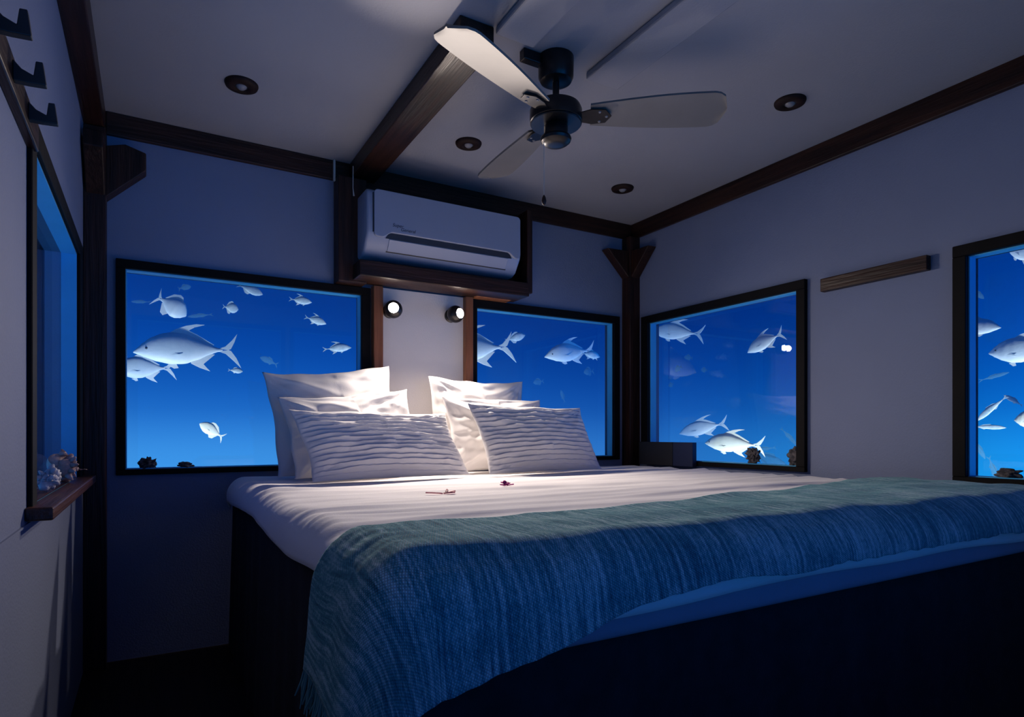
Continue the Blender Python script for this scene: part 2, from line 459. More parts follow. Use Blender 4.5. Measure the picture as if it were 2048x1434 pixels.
def post(n, x0, x1, y0, y1, braces, label):
    root = empty('trim_%d' % n, ((x0 + x1) / 2, (y0 + y1) / 2, 0))
    tag(root, label, 'post', kind='structure')
    o = root.location
    local(MB().box(x0, x1, y0, y1, 0, BZ), o).build('post_shaft', M['wood_z'], root, bevel=0.004)
    for pts, ext in braces:
        local(MB().prism(pts, ext), o).build('knee_brace', M['wood_z'], root, bevel=0.004)
    return root
ZT, ZB = 1.985, 1.825
post(6, 2.458, XB, 2.845, YA, [
    ([(2.46, 2.855, ZB), (2.46, 2.855, ZT), (2.30, 2.855, ZT - 0.005)], (0, 0.062, 0)),
    ([(2.468, 2.847, ZB), (2.468, 2.847, ZT), (2.468, 2.70, ZT - 0.005)], (0.062, 0, 0))],
    'dark corner post with triangular knee braces between two windows')
post(7, XC, -0.148, 2.84, YA, [
    ([(-0.15, 2.85, ZB - 0.02), (-0.15, 2.85, ZT + 0.02), (-0.085, 2.85, ZT + 0.04), (-0.015, 2.85, ZT + 0.02), (-0.015, 2.85, ZT - 0.05)], (0, 0.065, 0)),
    ([(-0.212, 2.845, ZB - 0.02), (-0.212, 2.845, ZT + 0.03), (-0.212, 2.72, ZT + 0.02), (-0.212, 2.715, ZT - 0.04)], (0.062, 0, 0))],
    'dark corner post with knee brace beside the left window')

# timber surround of the air conditioner
trim(8, MB().box(0.735, 0.865, 2.83, YA, 1.592, BZ), M['wood_z'], 'broad dark upright board left of the air conditioner')
trim(9, MB().box(0.865, 1.775, 2.885, YA, 1.652, BZ), M['wood_x'], 'dark backing board behind the air conditioner')
trim(10, MB().box(0.80, 1.680, 2.72, 2.885, 1.602, 1.672), M['wood_x'], 'dark shelf beam under the air conditioner')
trim(11, MB().box(1.680, 1.712, 2.74, YA, 1.625, 2.055), M['wood_z'], 'dark upright board right of the air conditioner')
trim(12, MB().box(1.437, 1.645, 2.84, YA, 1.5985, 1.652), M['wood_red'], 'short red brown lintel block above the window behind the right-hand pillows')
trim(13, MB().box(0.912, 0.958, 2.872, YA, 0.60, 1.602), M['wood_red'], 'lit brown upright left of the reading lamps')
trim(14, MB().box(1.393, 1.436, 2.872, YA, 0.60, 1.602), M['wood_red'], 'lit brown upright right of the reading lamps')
tag(MB().box(0.958, 1.393, 2.905, YA, 0.60, 1.60).build('trim_15', M['panel']), 'white panel between the brown uprights behind the pillows', 'panel', kind='structure')

# ceiling boards beside the fan
def cboard(n, x0, x1, y1, z, label):
    o = MB().box(x0, x1, YD, y1, z, ZC).build('trim_%d' % n, M['ceiling'], bevel=0.006)
    tag(o, label, 'ceiling board', kind='structure')
cboard(16, 0.925, 1.065, 1.70, 2.137, 'long white ceiling board between the brown beam and fan')
cboard(17, 1.315, 1.455, 1.755, 2.135, 'long white ceiling board right of the fan')

# ------------------------------------------------------------------ wall rails
def plain_rail():
    mb = MB().box(2.505, XB, 1.236, 1.665, 1.512, 1.568)
    o = mb.build('wall_rail', M['wood_y'], bevel=0.003)
    tag(o, 'short plain dark wooden rail on the wall between two windows', 'rail')
plain_rail()
def hook_rail():
    org = Vector((XC, 1.25, 1.505))
    root = empty('coat_rail', org)
    tag(root, 'dark wooden coat rail with hooks on the left wall', 'coat rail')
    local(MB().box(XC, XC + 0.018, 0.86, 1.625, 1.487, 1.545), org).build('rail_board', M['wood_y'], root, bevel=0.003)
    for y in (1.035, 1.19, 1.345, 1.50):
        x = XC + 0.018
        pts = [(x, 0, 1.535), (x + 0.012, 0, 1.522), (x + 0.028, 0, 1.515), (x + 0.031, 0, 1.540), (x + 0.041, 0, 1.541),
               (x + 0.046, 0, 1.502), (x + 0.020, 0, 1.500), (x, 0, 1.500)]
        mb = MB().prism([(p[0], y - 0.008, p[2]) for p in pts], (0, 0.016, 0))
        local(mb, org).build('hook', M['black'], root, bevel=0.0015)
hook_rail()

# ------------------------------------------------------------------ ceiling downlights
def downlight(x, y, label):
    root = empty('ceiling_downlight', (x, y, ZC))
    tag(root, label, 'downlight', 'unlit ceiling downlights')
    o = MB().lathe([(0.022, -0.010), (0.026, -0.014), (0.040, -0.016), (0.054, -0.010), (0.057, -0.003), (0.057, 0)], (0, 0, 0), 40, cap=False).build('trim_ring', M['ring'], root)
    smooth_by_angle(o, 50)
    MB().lathe([(0.022, -0.002), (0.022, -0.010)], (0, 0, 0), 32).build('socket_cup', M['black'], root)
    smooth_by_angle(MB().lathe([(0.0, -0.020), (0.010, -0.019), (0.016, -0.014), (0.018, -0.010)], (0, 0, 0), 24, cap=False).build('lens', M['lens'], root), 60)
downlight(0.284, 2.436, 'dark round ceiling downlight nearest the left beam')
downlight(1.194, 2.436, 'dark round ceiling downlight left of the fan hub')
downlight(2.097, 2.486, 'dark round ceiling downlight nearest the corner post')
downlight(2.101, 1.519, 'dark round ceiling downlight near the right wall beam')

# ------------------------------------------------------------------ ceiling fan
def ceiling_fan():
    fx, fy = 1.178, 1.738
    root = empty('ceiling_fan', (fx, fy, ZC))
    tag(root, 'three-bladed ceiling fan with a dark metal motor housing', 'ceiling fan')
    def lath(name, prof, m=M['fan_metal'], c=(0, 0, 0), par=root, seg=48, ax=(0, 0, 1)):
        o = MB().lathe([(r_, z - ZC) for r_, z in prof], c, seg, ax).build(name, m, par)
        return smooth_by_angle(o, 30)
    lath('canopy', [(0.040, 2.078), (0.052, 2.082), (0.059, 2.095), (0.060, 2.15), (0.060, ZC - 0.0005)])
    lath('downrod', [(0.0115, 2.02), (0.0115, 2.082)])
    lath('rod_collar', [(0.026, 2.008), (0.026, 2.018), (0.018, 2.028), (0.012, 2.032)])
    lath('motor_housing', [(0.080, 1.940), (0.0865, 1.945), (0.088, 1.955), (0.088, 1.982), (0.082, 1.996), (0.060, 2.008), (0.025, 2.012)])
    lath('rim_plate', [(0.020, 1.936), (0.084, 1.936), (0.0865, 1.939), (0.084, 1.942), (0.020, 1.942)])
    lath('switch_cup', [(0.038, 1.892), (0.040, 1.90), (0.040, 1.930), (0.036, 1.938)])
    lath('bottom_cap', [(0.020, 1.868), (0.038, 1.871), (0.049, 1.880), (0.052, 1.888), (0.050, 1.894), (0.034, 1.898)])
    MB().box(-0.125, -0.03, 0.0, 0.03, 2.125 - ZC, -0.0005).build('mounting_bar', M['fan_metal'], root, bevel=0.003)
    for k, ang in enumerate((-35.0, -155.0, 85.0)):
        blade = MB()
        n, m_ = 26, 8
        def half(t):
            w = 0.047 + 0.030 * math.sin(min(1, t * 1.25) * math.pi / 2)
            if t > 0.86: w *= math.sqrt(max(0.0, 1 - ((t - 0.86) / 0.14) ** 2.6)) * 0.93 + 0.07
            return w
        vs_ = []
        for side in (0.0035, -0.0035):
            for i in range(n + 1):
                t = i / n; r_ = 0.115 + 0.445 * t
                for j in range(m_ + 1):
                    s_ = (j / m_) * 2 - 1
                    vs_.append((r_, s_ * half(t), side + 0.005 * (1 - s_ * s_)))
        nb = (n + 1) * (m_ + 1); fs = []
        ix = lambda i, j: i * (m_ + 1) + j
        for i in range(n):
            for j in range(m_):
                a, b, c, d = ix(i, j), ix(i + 1, j), ix(i + 1, j + 1), ix(i, j + 1)
                fs += [(a, b, c, d), (a + nb, d + nb, c + nb, b + nb)]
        edge = [ix(i, 0) for i in range(n + 1)] + [ix(n, j) for j in range(1, m_ + 1)] + [ix(i, m_) for i in range(n - 1, -1, -1)] + [ix(0, j) for j in range(m_ - 1, 0, -1)]
        for a, b in zip(edge, edge[1:] + edge[:1]): fs.append((a, a + nb, b + nb, b))
        blade.add(vs_, fs)
        bo = smooth_by_angle(blade.build('fan_blade', M['fan_blade'], root), 40)
        bo.matrix_local = Matrix.Translation((0, 0, 1.966 - ZC)) @ Matrix.Rotation(R(ang), 4, 'Z') @ Matrix.Rotation(R(-13), 4, 'X')
        iron = MB().prism([(0.072, -0.020, -0.010), (0.120, -0.034, -0.010), (0.165, -0.030, -0.010), (0.185, 0, -0.010), (0.165, 0.030, -0.010), (0.120, 0.034, -0.010), (0.072, 0.020, -0.010)], (0, 0, 0.004))
        iron.build('blade_iron', M['fan_metal'], bo, bevel=0.001)
        for sx, sy in ((0.145, -0.022), (0.145, 0.022), (0.168, 0.0)):
            MB().lathe([(0.0035, -0.0125), (0.005, -0.010)], (sx, sy, 0), 12).build('screw', M['lens'], bo)
    # pull cord
    cx, cy = -0.040, 0.012
    zt, zb = 1.895, 1.695
    MB().tube([(cx, cy, zt - ZC), (cx, cy, (zt + zb) / 2 - ZC), (cx, cy, zb - ZC)], 0.0012, 6).build('pull_cord', M['cord'], root)
    smooth_by_angle(MB().lathe([(0.002, zb + 0.002 - ZC), (0.006, zb - 0.006 - ZC), (0.0085, zb - 0.018 - ZC), (0.006, zb - 0.028 - ZC), (0.001, zb - 0.032 - ZC)], (cx, cy, 0), 16).build('pull_knob', M['wood_z'], root), 60)
ceiling_fan()

# short loose cord at the beam end
tag(MB().tube([(0.800, 2.826, BZ + 0.05), (0.799, 2.825, 2.02), (0.803, 2.825, 1.985)], [0.002, 0.002, 0.004], 6).build('loose_cord', M['cord']),
    'short pale cord end hanging on the upright by the brown beam', 'cord')
tag(MB().box(0.727, 0.735, 2.885, 2.90, 2.062, 2.158).build('wall_strip', M['cord']), 'thin pale strip at the top of the broad upright', 'strip')

# ------------------------------------------------------------------ air conditioner
def air_conditioner():
    x0, x1 = 0.822, 1.612
    org = Vector(((x0 + x1) / 2, 2.78, 1.70))
    root = empty('air_conditioner', org)
    tag(root, 'white split air conditioner on the dark boards above the reading lamps', 'air conditioner')
    yb = 2.884
    prof = [(yb, 1.985), (2.712, 1.985), (2.694, 1.975), (2.690, 1.955), (2.688, 1.800), (2.694, 1.775), (2.742, 1.712), (2.775, 1.698), (yb, 1.698)]
    b = local(MB().prism([(x0, y, z) for y, z in prof], (x1 - x0, 0, 0)), org).build('body', M['plastic'], root, bevel=0.012, seg=3)
    smooth_by_angle(b, 40)
    # front panel with a raised lower edge in the middle
    xa, xe = x0 + 0.030, x1 - 0.012
    zl, zh = 1.772, 1.798
    pts = [(xa, 1.975), (xe, 1.975)]
    outl = []
    for i in range(9):   # rounded top corners + wavy bottom
        a = math.pi / 2 * i / 8
        outl.append((xe - 0.018 + 0.018 * math.sin(a), 1.962 + 0.018 * math.cos(a)))
    outl += [(xe, zl + 0.02)]
    for i in range(7):
        a = math.pi / 2 * i / 6
        outl.append((xe - 0.018 + 0.018 * math.cos(a), zl + 0.018 - 0.018 * math.sin(a)))
    for i in range(9):
        t = i / 8; s_ = t * t * (3 - 2 * t)
        outl.append((xe - 0.022 - 0.05 * t, zl + (zh - zl) * s_))
    for i in range(9):
        t = i / 8; s_ = t * t * (3 - 2 * t)
        outl.append((xa + 0.085 - 0.05 * t, zh + (zl - zh) * s_))
    for i in range(7):
        a = math.pi / 2 * i / 6
        outl.append((xa + 0.018 - 0.018 * math.sin(a), zl + 0.018 - 0.018 * math.cos(a)))
    for i in range(9):
        a = math.pi / 2 * i / 8
        outl.append((xa + 0.018 - 0.018 * math.cos(a), 1.962 + 0.018 * math.sin(a)))
    local(MB().prism([(x, 2.676, z) for x, z in outl], (0, 0.016, 0)), org).build('front_panel', M['plastic'], root, bevel=0.0025, seg=2)
    local(MB().box(xa - 0.004, xa, 2.683, 2.70, zl + 0.02, 1.965), org).build('panel_gap', M['plastic_dark'], root)
    # dark outlet behind the raised edge
    local(MB().prism([(xa + 0.075, 2.687, zh + 0.004), (xe - 0.06, 2.687, zh + 0.004), (xe - 0.04, 2.6935, 1.772), (xa + 0.055, 2.6935, 1.772)], (0, 0.004, 0.001)), org).build('outlet_slot', M['plastic_dark'], root)
    # flap on the sloping underside
    def P(x, t, off): # along slope from (2.694,1.775) to (2.742,1.712)
        d = Vector((0, 0.048, -0.063)).normalized(); nrm = Vector((0, -0.063, -0.048)).normalized()
        return Vector((x, 2.694, 1.775)) + d * t + nrm * off
    fl = MB().prism([P(xa + 0.075, 0.004, 0.0005), P(xe - 0.06, 0.004, 0.0005), P(xe - 0.06, 0.060, 0.0005), P(xa + 0.075, 0.060, 0.0005)], Vector((0, -0.063, -0.048)).normalized() * 0.004)
    local(fl, org).build('air_flap', M['plastic'], root, bevel=0.001, seg=1)
    sl = MB().prism([P(xa + 0.070, 0.0605, 0.0002), P(xe - 0.055, 0.0605, 0.0002), P(xe - 0.055, 0.0665, 0.0002), P(xa + 0.070, 0.0665, 0.0002)], Vector((0, -0.063, -0.048)).normalized() * 0.001)
    local(sl, org).build('flap_gap', M['plastic_dark'], root)
    # maker's lettering, two small overlapping words
    for body, dx, dz, sz in (('Super', 0.112, 1.825, 0.022), ('General', 0.150, 1.810, 0.022)):
        cu = bpy.data.curves.new('lettering', 'FONT'); cu.body = body; cu.size = sz; cu.extrude = 0.0004; cu.shear = 0.25
        tmp = bpy.data.objects.new('tmp_text', cu); COL.objects.link(tmp)
        bpy.context.view_layer.update()
        me = bpy.data.meshes.new_from_object(tmp.evaluated_get(bpy.context.evaluated_depsgraph_get()))
        bpy.data.objects.remove(tmp)
        me.materials.clear(); me.materials.append(M['print'])
        o = bpy.data.objects.new('lettering', me); COL.objects.link(o); o.parent = root
        o.location = Vector((x0 + dx, 2.6755, dz)) - org
        o.rotation_euler = (R(90), 0, 0)
air_conditioner()

# ------------------------------------------------------------------ reading lamps
def reading_lamp(x, z, aim, throw_dir, label, beam=None):
    rad = 0.043
    y = 2.845
    root = empty('reading_lamp', (x, 2.905, z))
    tag(root, label, 'lamp', 'reading lamps above the pillows')
    MB().lathe([(0.034, 0.0), (0.034, 0.010), (0.028, 0.014)], (0, 0, 0), 32, (0, -1, 0)).build('wall_plate', M['lamp_shell'], root, bevel=0.001)
    MB().tube([(0, 0, 0), (0, y - 2.905, 0)], 0.010, 12).build('stem', M['lamp_shell'], root)
    n = Vector(aim).normalized()
    c = Vector((0, y - 2.905, 0))
    a0 = math.acos(min(1, 0.026 / rad))
    prof = []
    for i in range(20):
        a = -math.pi / 2 + (a0 + math.pi / 2) * i / 19
        prof.append((max(0.0005, rad * math.cos(a)), rad * math.sin(a)))
    prof += [(0.0245, rad * math.sin(a0) + 0.001), (0.0235, rad * math.sin(a0) - 0.005)]
    smooth_by_angle(MB().lathe(prof, c, 40, n, cap=False).build('eyeball_shell', M['lamp_shell'], root), 40)
    zt = rad * math.sin(a0)
    d = bpy.data.lights.new('lamp_light', 'SPOT')
    d.energy = LAMP_SPOT; d.spot_size = R(142); d.spot_blend = 0.85; d.color = LAMP_COLOR[:3]; d.shadow_soft_size = 0.022
    lo = bpy.data.objects.new('lamp_light', d); COL.objects.link(lo); lo.parent = root
    lo.location = c + n * (zt + 0.012)
    lo.rotation_euler = Vector(throw_dir).to_track_quat('-Z', 'Y').to_euler()
    if beam:
        d2 = bpy.data.lights.new('lamp_beam', 'SPOT')
        d2.energy = LAMP_BEAM; d2.spot_size = R(38); d2.spot_blend = 0.5; d2.color = LAMP_COLOR[:3]; d2.shadow_soft_size = 0.022
        l2 = bpy.data.objects.new('lamp_beam', d2); COL.objects.link(l2); l2.parent = root
        l2.location = lo.location; l2.rotation_euler = Vector(beam).to_track_quat('-Z', 'Y').to_euler()
    smooth_by_angle(MB().lathe([(0.0232, zt - 0.004), (0.021, zt + 0.001), (0.014, zt + 0.004), (0.004, zt + 0.0055)], c, 32, n).build('bulb', M['bulb'], root), 60)
reading_lamp(0.998, 1.490, (-0.32, -0.95, 0.02), (0.24, -0.76, -0.60), 'round dark reading lamp, lit, on the left side of the white panel', beam=(-0.35, -1.2, 0.36))
reading_lamp(1.322, 1.498, (0.30, -0.95, 0.0), (-0.27, -0.76, -0.60), 'round dark reading lamp, lit, on the right side of the white panel')

# ------------------------------------------------------------------ bed
BX0, BX1, BY0, BY1, BTOP = 0.268, 2.488, 0.797, 2.862, 0.715
def drape(u, v, x0, x1, y0, y1, top, r_):
    dx = max(0.0, x0 + r_ - u); sx = -1
    if u > x1 - r_: dx = u - (x1 - r_); sx = 1
    dy = max(0.0, y0 + r_ - v); sy = -1
    if v > y1 - r_: dy = v - (y1 - r_); sy = 1
    d = math.hypot(dx, dy)
    if d < 1e-9: return Vector((u, v, top)), 0.0
    if d < r_ * math.pi / 2: h = r_ * math.sin(d / r_); drop = r_ * (1 - math.cos(d / r_))
    else: h = r_; drop = r_ + d - r_ * math.pi / 2
    cu = min(max(u, x0 + r_), x1 - r_); cv = min(max(v, y0 + r_), y1 - r_)
    return Vector((cu + sx * h * dx / d, cv + sy * h * dy / d, top - drop)), drop

def bed():
    org = Vector(((BX0 + BX1) / 2, (BY0 + BY1) / 2, 0))
    root = empty('bed', org)
    tag(root, 'wide double bed with dark skirt standing against the corner', 'bed')
    # pleated dark skirt
    mb = MB(); ring = []
    x0, x1, y0, y1 = BX0 + 0.030, BX1 - 0.01, BY0 + 0.060, BY1 - 0.02
    n = 90; path = []
    for (ax, ay), (bx, by) in (((x0, y1), (x0, y0)), ((x0, y0), (x1, y0)), ((x1, y0), (x1, y1)), ((x1, y1), (x0, y1))):
        for i in range(n): path.append((ax + (bx - ax) * i / n, ay + (by - ay) * i / n))
    Pn = len(path); cxm, cym = (x0 + x1) / 2, (y0 + y1) / 2
    zs = [0.645, 0.50, 0.35, 0.18, 0.012]
    for k, z in enumerate(zs):
        for i, (x, y) in enumerate(path):
            a, b = path[i - 1], path[(i + 1) % Pn]
            tx, ty = b[0] - a[0], b[1] - a[1]; ln = math.hypot(tx, ty) or 1
            nx, ny = -ty / ln, tx / ln
            if nx * (x - cxm) + ny * (y - cym) < 0: nx, ny = -nx, -ny
            w = (0.004 + 0.010 * k / 4) * (noise.noise(Vector((x * 9, y * 9, 0.3))) + 0.4 * math.sin(i * 0.9)) + (0.018 * k / 4 if x < x1 - 0.02 else 0)
            mb.v.append((x + nx * w, y + ny * w, z))
    for k in range(len(zs) - 1):
        for i in range(Pn):
            j = (i + 1) % Pn
            mb.f.append((k * Pn + i, k * Pn + j, (k + 1) * Pn + j, (k + 1) * Pn + i))
    mb.f.append(tuple(range(Pn)))
    local(mb, org).build('bed_skirt', M['skirt'], root, smooth=True)
    # mattress, visible as a dim band under the sheet
    smooth_by_angle(local(MB().box(BX0 + 0.060, BX1 - 0.006, BY0 + 0.016, BY1 - 0.01, 0.553, BTOP - 0.030), org).build('mattress', M['mattress'], root, bevel=0.02, seg=3), 40)
bed()

def sheet_z(x, y):
    """wrinkle height of the sheet top"""
    w = 0.0
    for k, (yy, amp, wid, sl, cur) in enumerate(((2.05, 0.0075, 0.022, 0.03, 0.10), (1.97, 0.004, 0.018, 0.05, 0.06), (1.80, 0.0035, 0.02, -0.03, 0.05), (1.66, 0.0035, 0.025, 0.04, -0.04),
                                            (1.55, 0.006, 0.018, 0.10, 0.05), (1.44, 0.006, 0.016, 0.03, -0.03), (1.36, 0.004, 0.016, 0.06, 0.05), (1.29, 0.005, 0.018, 0.05, 0.03), (2.22, 0.005, 0.02, 0.06, 0.12))):
        xc = (x - 1.2)
        y0 = yy + sl * xc + cur * xc * xc + 0.02 * noise.noise(Vector((x * 2.2, k * 3.1, 0)))
        fade = 0.5 + 0.5 * noise.noise(Vector((x * 1.6 + k * 7.7, 1.5, k)))
        t = (y - y0) / wid
        w += amp * max(0, fade) * 1.5 * math.exp(-t * t)
    w += 0.004 * noise.noise(Vector((x * 1.2, y * 9.0, 0.0))) + 0.002 * noise.noise(Vector((x * 4, y * 26, 2.0)))
    # tension folds near the left edge
    e = math.exp(-((x - 0.30) / 0.16) ** 2)
    w += e * 0.006 * noise.noise(Vector((x * 3 + y * 2, y * 30, 5.0)))
    return w * 1.5

def bed_sheet():
    rr = 0.070
    def left_d(v): return 0.072 + 0.012 * noise.noise(Vector((v * 2.3, 0.2, 0))) + 0.012 * math.sin(v * 5.0) 
    nu, nv = 190, 170
    mb = MB()
    for i in range(nu + 1):
        for j in range(nv + 1):
            a, b = i / nu, j / nv
            v0 = BY0 + rr - 0.150; v1 = BY1 + 0.03
            v = v0 + (v1 - v0) * b
            u0 = BX0 + rr - left_d(max(v, BY0)) - 0.048; u1 = BX1 + 0.03
            u = u0 + (u1 - u0) * a
            v += (1 - b) ** 6 * 0.02 * noise.noise(Vector((u * 2.1, 4.0, 0)))
            p, drop = drape(u, v, BX0, BX1, BY0, BY1, BTOP, rr)
            k = max(0.0, 1 - drop / 0.03)
            p.z += sheet_z(p.x, p.y) * k
            if k < 1:
                p.y += 0.004 * noise.noise(Vector((u * 5, v * 5, 1))) * (1 - k); p.x += 0.006 * noise.noise(Vector((u * 4, v * 6, 7))) * (1 - k)
            mb.v.append(tuple(p))
    for i in range(nu):
        for j in range(nv):
            a = i * (nv + 1) + j
            mb.f.append((a, a + 1, a + nv + 2, a + nv + 1))
    o = mb.build('bed_sheet', M['sheet'], smooth=True)
    s = o.modifiers.new('thickness', 'SOLIDIFY'); s.thickness = 0.004; s.offset = -1
    tag(o, 'creased white fitted sheet stretched over the bed', 'bed sheet')
bed_sheet()

def throw():
    rr = 0.082
    x0, x1, y0, y1, top = BX0 - 0.012, BX1 + 0.004, BY0 - 0.014, BY1 + 0.5, BTOP + 0.011
    nu, nv = 260, 110
    U0, U1 = 0.058, 2.50
    mb = MB(); uvs = []; hem = []
    for i in range(nu + 1):
        u = U0 + (U1 - U0) * i / nu
        t = min(1, max(0, (u - 0.27) / 0.58)); t = t * t * (3 - 2 * t)
        vb = 1.110 + 0.150 * max(0.0, u - 0.9) ** 1.2 + 0.008 * noise.noise(Vector((u * 6, 0, 0)))
        vf = 0.642 + 0.084 * t + 0.012 * noise.noise(Vector((u * 5, 3, 0))) + 0.004 * noise.noise(Vector((u * 30, 3, 0)))
        for j in range(nv + 1):
            v = vf + (vb - vf) * j / nv
            ue = u + (0.008 * noise.noise(Vector((v * 9, 8, 0))) if u < 0.3 else 0)
            p, drop = drape(ue, v, x0, x1, y0, y1, top, rr)
            k = max(0.0, 1 - drop / 0.05)
            p.z += k * (sheet_z(p.x, p.y) * 0.5 + 0.006 + 0.007 * noise.noise(Vector((u * 4, v * 9, 2))) + 0.003 * noise.noise(Vector((u * 14, v * 14, 4))))
            # hanging part: flare and soft folds
            f = min(1.0, drop / 0.20)
            if drop > 0.02:
                out = Vector((p.x - min(max(p.x, x0 + rr), x1 - rr), p.y - max(p.y, y0 + rr), 0))
                if out.length > 1e-6:
                    out.normalize()
                    wav = 0.5 + noise.noise(Vector((u * 5.5, v * 5.5, 6)))
                    p += out * f * (0.022 * wav + 0.02)
            mb.v.append(tuple(p)); uvs.append((u, v))
            if i == 0: hem.append(p.copy())
    for i in range(nu):
        for j in range(nv):
            a = i * (nv + 1) + j
            mb.f.append((a, a + 1, a + nv + 2, a + nv + 1))
    o = mb.build('throw_blanket', M['throw'], smooth=True, uvs=uvs)
    s = o.modifiers.new('thickness', 'SOLIDIFY'); s.thickness = 0.006; s.offset = 0
    tag(o, 'woven teal and blue throw blanket draped across the foot of the bed', 'blanket')
    fr = MB()
    for k in range(len(hem) - 1):
        for s_ in range(1):
            p = hem[k] + Vector((0, 0, 0.004))
            ln = 0.045 + 0.02 * random.random()
            q = p + Vector((random.uniform(-.008, .004), random.uniform(-.012, .012), -ln * 0.5)); e = q + Vector((random.uniform(-.01, .008), random.uniform(-.014, .014), -ln * 0.5))
            fr.tube([p, q, e], [0.0022, 0.0026, 0.0012], 5)
    fo = fr.build('fringe', M['throw'], o)
    fo['kind'] = 'stuff'
throw()

# ------------------------------------------------------------------ pillows
def pillow(name, bl, br, height, lean, thick, label, cat='pillow', pleats=0, seed=0, roll=0.0, top_shift=(0, 0), pinch=0.07, group=None, amp=1.0):
    """bl/br: bottom corners on the bed (x, y); lean: degrees back from vertical"""
    bl = Vector((*bl, BTOP + 0.004)); br = Vector((*br, BTOP + 0.004))
    ex = (br - bl); W = ex.length; ex.normalize()
    back = Vector((-ex.y, ex.x, 0))
    up = (Vector((0, 0, 1)) * math.cos(R(lean)) + back * math.sin(R(lean)))
    nrm = ex.cross(up).normalized()      # towards the viewer
    mid = (bl + br) / 2
    na, nb_ = (110, 190) if pleats else (90, 70)
    mb = MB()
    idx = {}
    sd = seed * 11.3
    for side in (1, -1):
        for i in range(na + 1):
            for j in range(nb_ + 1):
                a = 2 * i / na - 1; b = 2 * j / nb_ - 1
                onb = i in (0, na) or j in (0, nb_)
                if onb and side == -1:
                    idx[(side, i, j)] = idx[(1, i, j)]; continue
                ea, eb = 1 - a * a, 1 - b * b
                x = a * W / 2 * (1 - pinch * eb)
                z = (b * 0.5 + 0.5) * height + (-b * height / 2) * pinch * ea
                # soft silhouette
                z += 0.012 * amp * noise.noise(Vector((a * 2.3 + sd, 0.5, seed))) * (b * 0.5 + 0.5)
                x += 0.010 * amp * noise.noise(Vector((sd, b * 2.1, seed + 3)))
                h = thick / 2 * (max(0, ea) ** 0.55) * (max(0, eb) ** 0.5) * (1.0 - 0.15 * b)
                # wrinkles fan out of the corners and along the top seam
                rim = 1 - min(1, min(ea, eb) * 1.6)
                ang = math.atan2(b - (1 if b > 0 else -1), a - (1 if a > 0 else -1))
                wr = noise.noise(Vector((ang * 5.0 + sd, a * 0.9, b * 0.9))) * 0.013 + noise.noise(Vector((a * 3 + sd, b * 4, 2.0 + seed))) * 0.012
                wr += noise.noise(Vector((a * 2 + b * 5 + sd, b * 1.3, 9))) * 0.010
                h2 = h + amp * wr * min(1, ea * eb * 6 + 0.1 * rim) * (1 if side == 1 else 0.5)
                if pleats:
                    ph = (b * 0.5 + 0.5) * pleats + 0.22 * noise.noise(Vector((a * 4 + sd, b * 5, 1))) + 0.12 * noise.noise(Vector((a * 13 + sd, b * 9, 4)))
                    fr_ = ph - math.floor(ph)
                    ridge = fr_ / 0.72 if fr_ < 0.72 else (1 - fr_) / 0.28
                    h2 += 0.0115 * (ridge - 0.4) * min(1, ea * 5) * min(1, eb * 4) * (0.75 + 0.5 * noise.noise(Vector((a * 6 + sd, b * 8, 12))))
                p = mid + ex * (x + top_shift[0] * (b * 0.5 + 0.5)) + up * (z + roll * a * (0.3 + 0.7 * (b * 0.5 + 0.5))) + nrm * (side * max(0.0015, h2) * (1 if side == 1 else 0.8))
                p += back * 0.03 * (1 - eb) * 0
                floor_z = BTOP + 0.006
                if p.z < floor_z + 0.01: p.z = floor_z + 0.01 * math.exp((p.z - floor_z - 0.01) / 0.03)
                idx[(side, i, j)] = len(mb.v); mb.v.append(tuple(p))
    for side in (1, -1):
        for i in range(na):
            for j in range(nb_):
                q = (idx[(side, i, j)], idx[(side, i + 1, j)], idx[(side, i + 1, j + 1)], idx[(side, i, j + 1)])
                mb.f.append(q if side == 1 else q[::-1])
    o = mb.build(name, M['pillow'], smooth=True)
    tag(o, label, cat, group)
    return o
pillow('large_pillow', (0.44, 2.63), (1.02, 2.72), 0.48, 14, 0.17, 'large white pillow at the back left with a pointed raised corner', seed=1, roll=0.035, top_shift=(-0.03, 0), group='white bed pillows')
pillow('large_pillow', (1.15, 2.72), (1.70, 2.76), 0.46, 8, 0.15, 'large white pillow at the back right against the window', seed=2, roll=0.0, top_shift=(0.0, 0), group='white bed pillows')
pillow('pillow', (0.47, 2.47), (1.05, 2.55), 0.38, 22, 0.15, 'smooth white pillow in the middle of the left stack', seed=3, roll=0.035, top_shift=(-0.02, 0), group='white bed pillows')
pillow('pillow', (1.17, 2.55), (1.74, 2.60), 0.37, 16, 0.15, 'smooth white pillow in the middle of the right stack', seed=4, roll=0.0, top_shift=(0.0, 0), group='white bed pillows')
pillow('pleated_pillow', (0.50, 2.27), (1.17, 2.36), 0.308, 30, 0.145, 'white pleated pillow in front on the left', pleats=15, seed=5, pinch=0.05, top_shift=(-0.035, 0), group='pleated front pillows', amp=0.6)
pillow('pleated_pillow', (1.235, 2.32), (1.92, 2.43), 0.338, 23, 0.135, 'white pleated pillow in front on the right', pleats=15, seed=6, pinch=0.06, top_shift=(-0.02, 0), group='pleated front pillows', amp=0.6)

